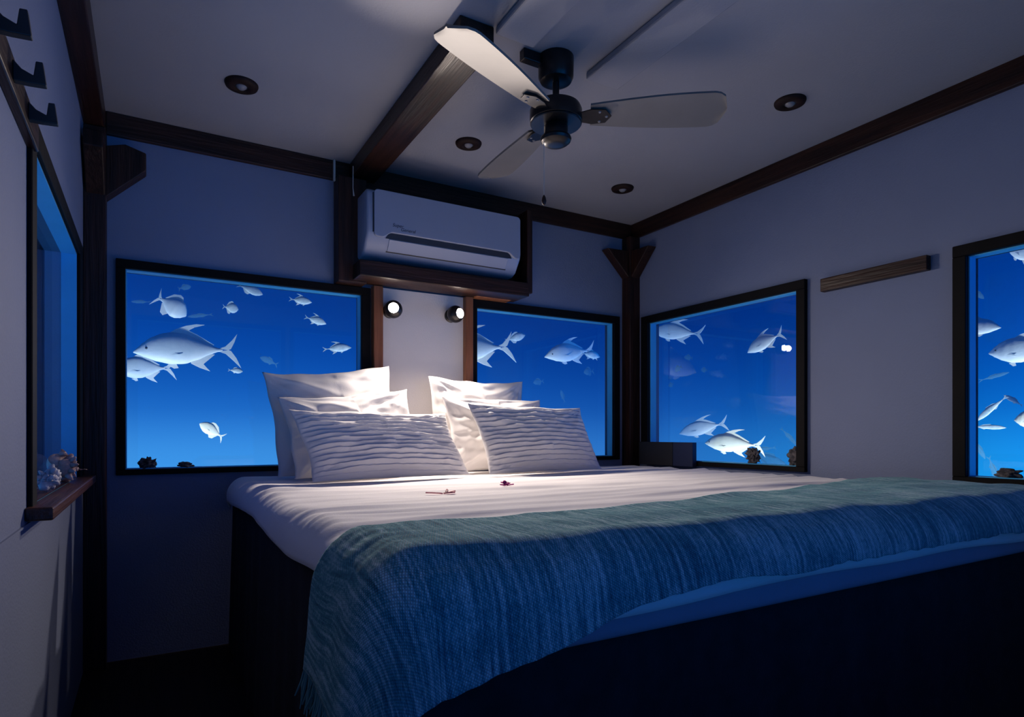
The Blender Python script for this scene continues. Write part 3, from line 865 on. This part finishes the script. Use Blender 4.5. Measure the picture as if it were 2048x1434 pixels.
# ------------------------------------------------------------------ petals on the sheet
def petal(name, px, py, m, label, blades):
    c = at_z(px, py, BTOP + 0.004)
    root = empty(name, (c.x, c.y, BTOP + sheet_z(c.x, c.y) + 0.001))
    tag(root, label, 'flower')
    for (ang, ln, wd, lift, ox, oy) in blades:
        mb = MB(); n = 8; vs_ = []
        for i in range(n + 1):
            t = i / n; w = wd * math.sin(math.pi * min(1, 0.08 + t * 0.92)) ** 0.7
            for s_ in (-1, 0, 1):
                vs_.append((ln * t, s_ * w, lift * t * (1 - 0.4 * t) + 0.003 * abs(s_) + 0.0015))
        fs = [(i * 3 + j, i * 3 + j + 1, i * 3 + j + 4, i * 3 + j + 3) for i in range(n) for j in range(2)]
        mb.add(vs_, fs)
        o = mb.build('petal', m, root, smooth=True)
        o.location = (ox, oy, 0); o.rotation_euler = (0, 0, R(ang))
        s = o.modifiers.new('thickness', 'SOLIDIFY'); s.thickness = 0.0012; s.offset = 1
petal('fallen_flower', 1011, 973, M['petal'], 'small magenta flower on the white sheet', [(20, 0.019, 0.010, 0.016, -0.004, 0), (140, 0.018, 0.010, 0.018, 0.002, 0), (-60, 0.018, 0.011, 0.014, 0, 0), (80, 0.014, 0.007, 0.024, 0, 0), (-20, 0.024, 0.008, 0.006, 0.004, -0.002), (200, 0.022, 0.008, 0.007, -0.004, 0)])
petal('fallen_petals', 888, 986, M['petal_pale'], 'dried pale pink petals on the white sheet', [(10, 0.040, 0.006, 0.008, 0.002, 0), (-25, 0.035, 0.007, 0.004, 0.000, 0.004), (165, 0.052, 0.0035, 0.006, -0.004, 0), (60, 0.022, 0.004, 0.016, 0.008, 0)])

# ------------------------------------------------------------------ shells, corals and box on the window ledges
def conch(pos, size, m, rotz, label, tilt=0.0, seed=0):
    mb = MB(); nt_, ns = 120, 20; turns = 4.2
    vs_ = []
    for i in range(nt_ + 1):
        t = i / nt_
        th = turns * 2 * math.pi * t
        g = (0.04 + 0.96 * t ** 1.9)
        cr_ = 0.30 * g; off = 0.26 * g
        ax = 0.95 - 1.15 * t ** 0.75
        spike = max(0.0, math.sin(th * 1.35 + seed)) ** 4 * 1.5 * (0.25 + 0.75 * t)
        for k in range(ns):
            a = 2 * math.pi * k / ns
            rr_ = cr_ * (1 + spike * max(0, math.cos(a - 0.6)) ** 5)
            lx = off + rr_ * math.cos(a); lz = ax + rr_ * 1.15 * math.sin(a) * (1.0 + 0.35 * t)
            vs_.append((lz * size, lx * math.cos(th) * size, lx * math.sin(th) * size))
    fs = [(i * ns + k, i * ns + (k + 1) % ns, (i + 1) * ns + (k + 1) % ns, (i + 1) * ns + k) for i in range(nt_) for k in range(ns)]
    fs += [tuple(range(ns)), tuple(range(nt_ * ns, (nt_ + 1) * ns))]
    mb.add(vs_, fs)
    rnd = random.Random(int(seed * 10))
    for q in range(26):          # knobs and spines along the shoulder of the last whorls
        t = 0.45 + 0.55 * q / 25
        th = turns * 2 * math.pi * t; g = (0.04 + 0.96 * t ** 1.9)
        ax = 0.95 - 1.15 * t ** 0.75; rc = 0.26 * g + 0.24 * g
        rad_ = Vector((0, math.cos(th), math.sin(th)))
        base = Vector((ax + 0.12 * g, 0, 0)) + rad_ * rc
        ln = (0.16 + 0.16 * rnd.random()) * (0.35 + g)
        tip = base + rad_ * ln + Vector((0.16 * ln + rnd.uniform(-.08, .08), 0, 0)) + Vector((0, rnd.uniform(-.06, .06), rnd.uniform(-.06, .06)))
        mb.tube([base * size, (base * 0.5 + tip * 0.5) * size, tip * size], [0.17 * g * size + 0.001, 0.12 * g * size + 0.0008, 0.035 * size], 7)
    # flared, ragged lip
    for q in range(7):
        a = -0.9 + q * 0.35
        p0 = Vector((-0.15 + 0.05 * q, 0.35 * math.cos(a), 0.35 * math.sin(a)))
        p1 = p0 + Vector((-0.16 + 0.05 * q, 0.26 * math.cos(a), 0.26 * math.sin(a)))
        mb.tube([p0 * size, p1 * size], [0.18 * size, 0.08 * size], 7)
    rot = Matrix.Rotation(R(rotz), 3, 'Z') @ Matrix.Rotation(R(tilt), 3, 'Y')
    mb.v = [tuple(rot @ Vector(p)) for p in mb.v]
    zm = min(p[2] for p in mb.v)
    mb.v = [(p[0], p[1], p[2] - zm) for p in mb.v]
    o = mb.build('conch_shell', m, smooth=True)
    o.location = pos
    tag(o, label, 'seashell')
conch((-0.222, 2.30, 0.7496), 0.072, M['shell_pink'], 35, 'large pinkish spiky conch shell on the left window sill', 10, 0.4)
conch((-0.228, 1.98, 0.7496), 0.050, M['shell_pale'], -60, 'small pale conch shell nearest the viewer on the left window sill', 0, 2.0)

def coral(name, pos, sx, sy, sz, seed, label, cat='coral', rough=0.5):
    bm = bmesh.new(); bmesh.ops.create_icosphere(bm, subdivisions=4, radius=1.0)
    for v in bm.verts:
        d = v.co.normalized()
        n = noise.noise(d * 2.1 + Vector((seed, 0, 0))) * 0.55 + noise.noise(d * 5 + Vector((seed, 3, 0))) * rough * 0.6 + noise.noise(d * 11 + Vector((0, seed, 0))) * rough * 0.3
        v.co = d * (0.85 + n)
        v.co.x *= sx; v.co.y *= sy; v.co.z *= sz
    zm = min(v.co.z for v in bm.verts)
    for v in bm.verts: v.co.z = max(0, v.co.z - zm * 0.75 - 0.0) if v.co.z - zm * 0.75 > 0 else 0.0
    me = bpy.data.meshes.new(name); bm.to_mesh(me); bm.free()
    for p in me.polygons: p.use_smooth = True
    me.materials.append(M['coral'])
    o = bpy.data.objects.new(name, me); COL.objects.link(o); o.location = pos
    tag(o, label, cat)
coral('coral_lump', (-0.010, 2.935, 0.757), 0.034, 0.024, 0.026, 1.0, 'dark knobbly coral lump at the lower left of the large window')
coral('sea_stone', (0.125, 2.937, 0.757), 0.030, 0.022, 0.014, 5.0, 'low rounded dark stone on the ledge of the large window', 'stone', 0.1)
coral('coral_lump', (2.555, 2.050, 0.750), 0.018, 0.036, 0.042, 3.3, 'spiky dark coral below the pale fish on the right wall ledge', rough=0.8)
coral('sea_snail_shell', (2.555, 1.822, 0.750), 0.020, 0.036, 0.048, 8.0, 'dark rounded shell in the lower right window corner beside the frame', 'seashell', 0.35)
coral('sea_stone', (2.557, 1.000, 0.745), 0.020, 0.040, 0.020, 6.0, 'smooth dark domed stone on the ledge of the brightest window', 'stone', 0.08)

def ledge_box():
    org = Vector((2.497, 2.585, 0.722))
    root = empty('ledge_box', org)
    tag(root, 'low dark box standing in the corner below the right wall window', 'box')
    local(MB().box(2.478, 2.512, 2.520, 2.790, 0.722, 0.852), org).build('box_body', M['box_black'], root, bevel=0.002)
    local(MB().box(2.480, 2.511, 2.375, 2.519, 0.722, 0.852), org).build('box_end', M['navy'], root, bevel=0.002)
ledge_box()

# ------------------------------------------------------------------ fish outside the windows
def fish_mesh(L_, H, kind, seed=0, tail=1.0):
    """fish along +x (head at +L/2), z up, y thickness; one continuous mesh with fins"""
    mb = MB(); n, ns = 30, 16
    deep = kind != 'slender'
    vs_ = []
    BL = 0.84            # body share of the length, the rest is tail
    def interp(tab, t):
        for (t0, v0), (t1, v1) in zip(tab, tab[1:]):
            if t <= t1:
                k = (t - t0) / (t1 - t0); k = k * k * (3 - 2 * k) * 0.4 + k * 0.6
                return v0 + (v1 - v0) * k
        return tab[-1][1]
    UP = {'trevally': [(0, .015), (.04, .10), (.10, .22), (.20, .37), (.32, .47), (.44, .50), (.56, .46), (.70, .33), (.84, .17), (.94, .06), (1, .045)],
          'deep': [(0, .02), (.04, .14), (.12, .30), (.25, .46), (.40, .50), (.55, .46), (.70, .33), (.84, .18), (.94, .09), (1, .07)],
          'slender': [(0, .02), (.08, .22), (.22, .42), (.40, .50), (.60, .42), (.80, .24), (1, .08)]}[kind]
    LO = {'trevally': [(0, .015), (.04, .06), (.12, .16), (.25, .29), (.40, .38), (.55, .38), (.70, .28), (.84, .14), (.94, .055), (1, .045)],
          'deep': [(0, .02), (.05, .12), (.15, .28), (.30, .42), (.45, .46), (.60, .40), (.75, .25), (.90, .10), (1, .07)],
          'slender': [(0, .02), (.08, .18), (.22, .36), (.40, .44), (.60, .38), (.80, .22), (1, .08)]}[kind]
    WI = [(0, .012), (.06, .07), (.15, .13), (.30, .18), (.45, .185), (.65, .13), (.85, .055), (1, .022)]
    def prof(t): return 2 * interp(UP, t), 2 * interp(LO, t)
    for i in range(n + 1):
        t = i / n
        x = L_ / 2 - t * L_ * BL
        u_, l_ = prof(t)
        zc = (-0.06 * H) * (1 - t) ** 2
        bend = 0.03 * L_ * math.sin(t * 3.2 + seed)
        wy = H * interp(WI, t)
        for k in range(ns):
            a = 2 * math.pi * k / ns
            s_, c_ = math.sin(a), math.cos(a)
            z = zc + (H / 2) * (u_ * s_ if s_ > 0 else l_ * s_)
            vs_.append((x, bend + wy * c_ * abs(c_) ** 0.0, z))
    fs = [(i * ns + k, i * ns + (k + 1) % ns, (i + 1) * ns + (k + 1) % ns, (i + 1) * ns + k) for i in range(n) for k in range(ns)]
    fs += [tuple(range(ns))[::-1], tuple(range(n * ns, (n + 1) * ns))]
    mb.add(vs_, fs)
    def by(t): return 0.03 * L_ * math.sin(t * 3.2 + seed)
    def fin(pts, th=0.006):
        # pts: (t along body, z in H); thin wedge with real thickness
        P3 = [(L_ / 2 - t * L_, by(min(1, t / BL)) - th * H, z * H) for t, z in pts]
        mb.prism(P3, (0, 2 * th * H, 0))
    tl = 1.0
    # forked tail: two lobes
    fin([(t, z * tail if t > 0.81 else z) for t, z in [(0.80, 0.035), (0.87, 0.10), (0.94, 0.27), (1.0, 0.46), (0.965, 0.22), (0.925, 0.03), (0.90, 0.0)]], 0.012)
    fin([(t, z * tail if t > 0.81 else z) for t, z in [(0.80, -0.035), (0.90, 0.0), (0.925, -0.03), (0.975, -0.24), (1.015, -0.52), (0.94, -0.30), (0.87, -0.11)]], 0.012)
    if kind == 'trevally':
        fin([(0.30, 0.40), (0.40, 0.56), (0.50, 0.66), (0.60, 0.71), (0.68, 0.70), (0.58, 0.62), (0.52, 0.53), (0.60, 0.42), (0.76, 0.14), (0.70, 0.12), (0.45, 0.32)], 0.012)
        fin([(0.52, -0.38), (0.60, -0.50), (0.70, -0.60), (0.66, -0.47), (0.64, -0.40), (0.76, -0.13), (0.70, -0.11), (0.52, -0.28)], 0.012)
        fin([(0.30, -0.42), (0.36, -0.52), (0.40, -0.50), (0.38, -0.38)], 0.012)
    elif kind == 'deep':
        fin([(0.28, 0.42), (0.36, 0.62), (0.46, 0.66), (0.62, 0.52), (0.76, 0.16), (0.70, 0.12), (0.45, 0.3)], 0.014)
        fin([(0.45, -0.40), (0.55, -0.62), (0.66, -0.55), (0.76, -0.14), (0.70, -0.11), (0.5, -0.26)], 0.014)
    else:
        fin([(0.35, 0.36), (0.42, 0.60), (0.60, 0.48), (0.72, 0.14), (0.5, 0.2)], 0.014)
        fin([(0.50, -0.32), (0.58, -0.52), (0.72, -0.14), (0.55, -0.2)], 0.014)
    # pectoral fins, one each side
    for sgn in (1, -1):
        base = Vector((L_ / 2 - 0.27 * L_, by(0.3) + sgn * 0.150 * H, -0.08 * H))
        tip = base + Vector((-0.17 * L_, sgn * 0.03 * H, -0.08 * H))
        mb.prism([base + Vector((0, 0, 0.03 * H)), base + Vector((0, 0, -0.05 * H)), tip + Vector((0, 0, -0.01 * H)), (base + tip) / 2 + Vector((0, 0, 0.035 * H))], (0, sgn * 0.012 * H, 0))
    return mb

def fish(name, head, tail, hpx, plane, dist, kind, m, label, group, seed=0, yaw=0.0, eye=False):
    """head and tail seen through the window, plane 'A' (behind the bed) or 'B' (right wall); dist = depth outside"""
    f = (lambda p: at_y(p[0], p[1], dist)) if plane == 'A' else (lambda p: at_x(p[0], p[1], dist))
    h, t = f(head), f(tail)
    mid = (h + t) / 2
    ax = (h - t); Ln = ax.length; ax.normalize()
    depth = mid.x * math.sin(YAW) + mid.y * math.cos(YAW)
    H = hpx / FPX * depth
    side = Vector((0, 1, 0)) if plane == 'A' else Vector((1, 0, 0))
    z = ax.cross(side)
    if z.z < 0: z = -z
    z.normalize()
    y = z.cross(ax).normalized()
    rot = Matrix((ax, y, z)).transposed()
    rot = Matrix.Rotation(R(yaw), 3, 'Z') @ rot
    mb = fish_mesh(Ln, H, kind, seed, 0.55 if m is M['fish_small'] else 1.0)
    o = mb.build(name, m, smooth=False)
    smooth_by_angle(o, 45)
    o.matrix_world = Matrix.Translation(mid) @ rot.to_4x4()
    tag(o, label, 'fish', group)
    if eye:
        for sgn in (1, -1):
            e = MB().lathe([(0.0005, -0.012 * H), (0.03 * H, -0.006 * H), (0.032 * H, 0.006 * H), (0.0005, 0.012 * H)], (Ln / 2 - 0.12 * Ln, 0.03 * Ln * math.sin(0.143 * 3.2 + seed) + sgn * 0.118 * H, 0.03 * H), 14, (0, sgn, 0)).build('eye', m if m is M['fish_faint'] else M['fish_eye'], o, smooth=True)
    return o
GA, GB = 'fish outside the windows behind the bed', 'fish outside the right wall windows'
T_, D_, S_ = 'trevally', 'deep', 'slender'
F, FB, FS, FF = M['fish'], M['fish_bright'], M['fish_small'], M['fish_faint']
# large window left of the bed
fish('fish', (266, 700), (477, 700), 72, 'A', 3.55, T_, F, 'largest pale fish, facing left in the large window', GA, 0.3, eye=True)
fish('fish', (222, 738), (350, 736), 48, 'A', 3.95, T_, F, 'pale fish cut by the frame just under the largest fish', GA, 1.2)
fish('fish', (374, 630), (312, 592), 42, 'A', 3.75, D_, F, 'deep-bodied fish nosing downwards at the upper left of the large window', GA, 2.2)
fish('fish', (477, 618), (445, 613), 21, 'A', 3.8, D_, FS, 'small stubby fish with cut-off tail between the top fish', GA, 0.8)
fish('fish', (526, 588), (474, 570), 18, 'A', 3.75, D_, FS, 'small fish touching the top edge of the large window', GA, 1.5)
fish('fish', (624, 604), (578, 598), 18, 'A', 3.8, T_, FS, 'topmost of three small fish near the right of the large window', GA, 0.5)
fish('fish', (653, 647), (609, 634), 18, 'A', 3.8, T_, FS, 'middle of three small fish near the right of the large window', GA, 1.1)
fish('fish', (703, 694), (645, 699), 19, 'A', 3.75, T_, FS, 'lowest of three small fish near the right of the large window', GA, 1.9)
fish('fish', (486, 742), (456, 740), 12, 'A', 3.6, S_, FS, 'tiny fish just below the tail of the largest fish', GA, 0.2)
fish('fish', (400, 846), (448, 876), 24, 'A', 3.7, D_, FB, 'lone bright fish low in the large window', GA, 2.5)
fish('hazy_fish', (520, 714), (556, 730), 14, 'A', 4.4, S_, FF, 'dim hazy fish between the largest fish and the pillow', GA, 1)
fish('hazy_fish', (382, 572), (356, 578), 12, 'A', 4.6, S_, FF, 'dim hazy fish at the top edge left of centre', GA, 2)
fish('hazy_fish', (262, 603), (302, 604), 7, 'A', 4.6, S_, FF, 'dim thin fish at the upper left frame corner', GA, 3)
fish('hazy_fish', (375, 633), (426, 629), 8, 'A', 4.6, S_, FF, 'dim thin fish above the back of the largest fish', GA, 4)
# window behind the right-hand pillows
fish('fish', (858, 705), (1028, 692), 66, 'A', 3.55, T_, F, 'big fish half hidden behind the brown upright, tail showing', GA, 0.6, eye=True)
fish('fish', (1051, 669), (1010, 682), 17, 'A', 3.75, D_, FS, 'small fish just right of the half hidden fish tail', GA, 1.3)
fish('fish', (1087, 712), (1192, 699), 42, 'A', 3.6, T_, F, 'pale fish facing left in the window behind the right-hand pillows', GA, 0.9, eye=True)
fish('fish', (1201, 713), (1160, 706), 18, 'A', 3.5, T_, FS, 'small fish overlapping the tail of the fish facing left', GA, 2.0)
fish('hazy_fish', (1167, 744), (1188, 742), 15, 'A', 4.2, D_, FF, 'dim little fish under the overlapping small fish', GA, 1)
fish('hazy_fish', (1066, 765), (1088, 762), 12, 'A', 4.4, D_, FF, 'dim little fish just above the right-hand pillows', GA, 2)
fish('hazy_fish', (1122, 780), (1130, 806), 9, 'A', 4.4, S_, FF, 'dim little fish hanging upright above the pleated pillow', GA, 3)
# window beside the corner post
fish('fish', (1308, 662), (1407, 668), 37, 'B', 3.15, T_, F, 'pale fish facing left near the corner post', GB, 0.4, eye=True)
fish('fish', (1496, 704), (1566, 664), 33, 'B', 3.1, T_, F, 'pale fish swimming downwards at the upper right of its window', GB, 1.0)
fish('fish', (1361, 866), (1453, 845), 33, 'B', 3.3, T_, F, 'pale fish behind the bright yellowish fish', GB, 1.6)
fish('fish', (1412, 884), (1528, 892), 42, 'B', 3.05, T_, FB, 'bright yellowish fish low in the window beside the corner post', GB, 0.7, eye=True)
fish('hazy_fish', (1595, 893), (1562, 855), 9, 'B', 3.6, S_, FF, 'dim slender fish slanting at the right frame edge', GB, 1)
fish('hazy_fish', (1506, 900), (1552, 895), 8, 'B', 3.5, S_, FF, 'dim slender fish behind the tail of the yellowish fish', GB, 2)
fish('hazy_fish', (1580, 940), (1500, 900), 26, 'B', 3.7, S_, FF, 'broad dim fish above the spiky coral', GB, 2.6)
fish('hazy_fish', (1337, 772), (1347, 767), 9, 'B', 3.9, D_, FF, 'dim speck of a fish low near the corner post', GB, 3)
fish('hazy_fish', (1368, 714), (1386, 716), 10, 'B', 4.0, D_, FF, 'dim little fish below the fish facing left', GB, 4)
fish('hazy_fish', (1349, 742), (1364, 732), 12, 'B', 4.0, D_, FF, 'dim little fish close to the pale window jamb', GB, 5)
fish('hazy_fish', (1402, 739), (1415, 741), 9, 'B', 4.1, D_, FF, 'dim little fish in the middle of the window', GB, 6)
# bright window on the right
fish('fish', (2002, 653), (1888, 656), 36, 'B', 2.95, T_, F, 'pale fish facing right behind the brightest window frame', GB, 0.4)
fish('fish', (1979, 704), (2130, 700), 58, 'B', 3.05, T_, F, 'big pale fish cut by the right edge of the picture', GB, 0.9, eye=True)
fish('fish', (2016, 493), (2090, 525), 34, 'B', 3.1, T_, F, 'fish at the top right corner of the picture', GB, 1.4)
fish('fish', (2029, 838), (2100, 842), 40, 'B', 3.1, T_, FB, 'yellowish fish snout at the right picture edge', GB, 2.1)
fish('slender_fish', (1954, 841), (2014, 792), 13, 'B', 3.1, S_, FS, 'slender fish slanting up to the right in the brightest window', GB, 0.2)
fish('slender_fish', (2012, 855), (1938, 853), 10, 'B', 3.1, S_, FS, 'slender level fish at the left of the brightest window', GB, 1.2)
fish('slender_fish', (2008, 790), (2046, 812), 10, 'B', 3.15, S_, FS, 'slender curved fish above the yellowish snout', GB, 2.9)
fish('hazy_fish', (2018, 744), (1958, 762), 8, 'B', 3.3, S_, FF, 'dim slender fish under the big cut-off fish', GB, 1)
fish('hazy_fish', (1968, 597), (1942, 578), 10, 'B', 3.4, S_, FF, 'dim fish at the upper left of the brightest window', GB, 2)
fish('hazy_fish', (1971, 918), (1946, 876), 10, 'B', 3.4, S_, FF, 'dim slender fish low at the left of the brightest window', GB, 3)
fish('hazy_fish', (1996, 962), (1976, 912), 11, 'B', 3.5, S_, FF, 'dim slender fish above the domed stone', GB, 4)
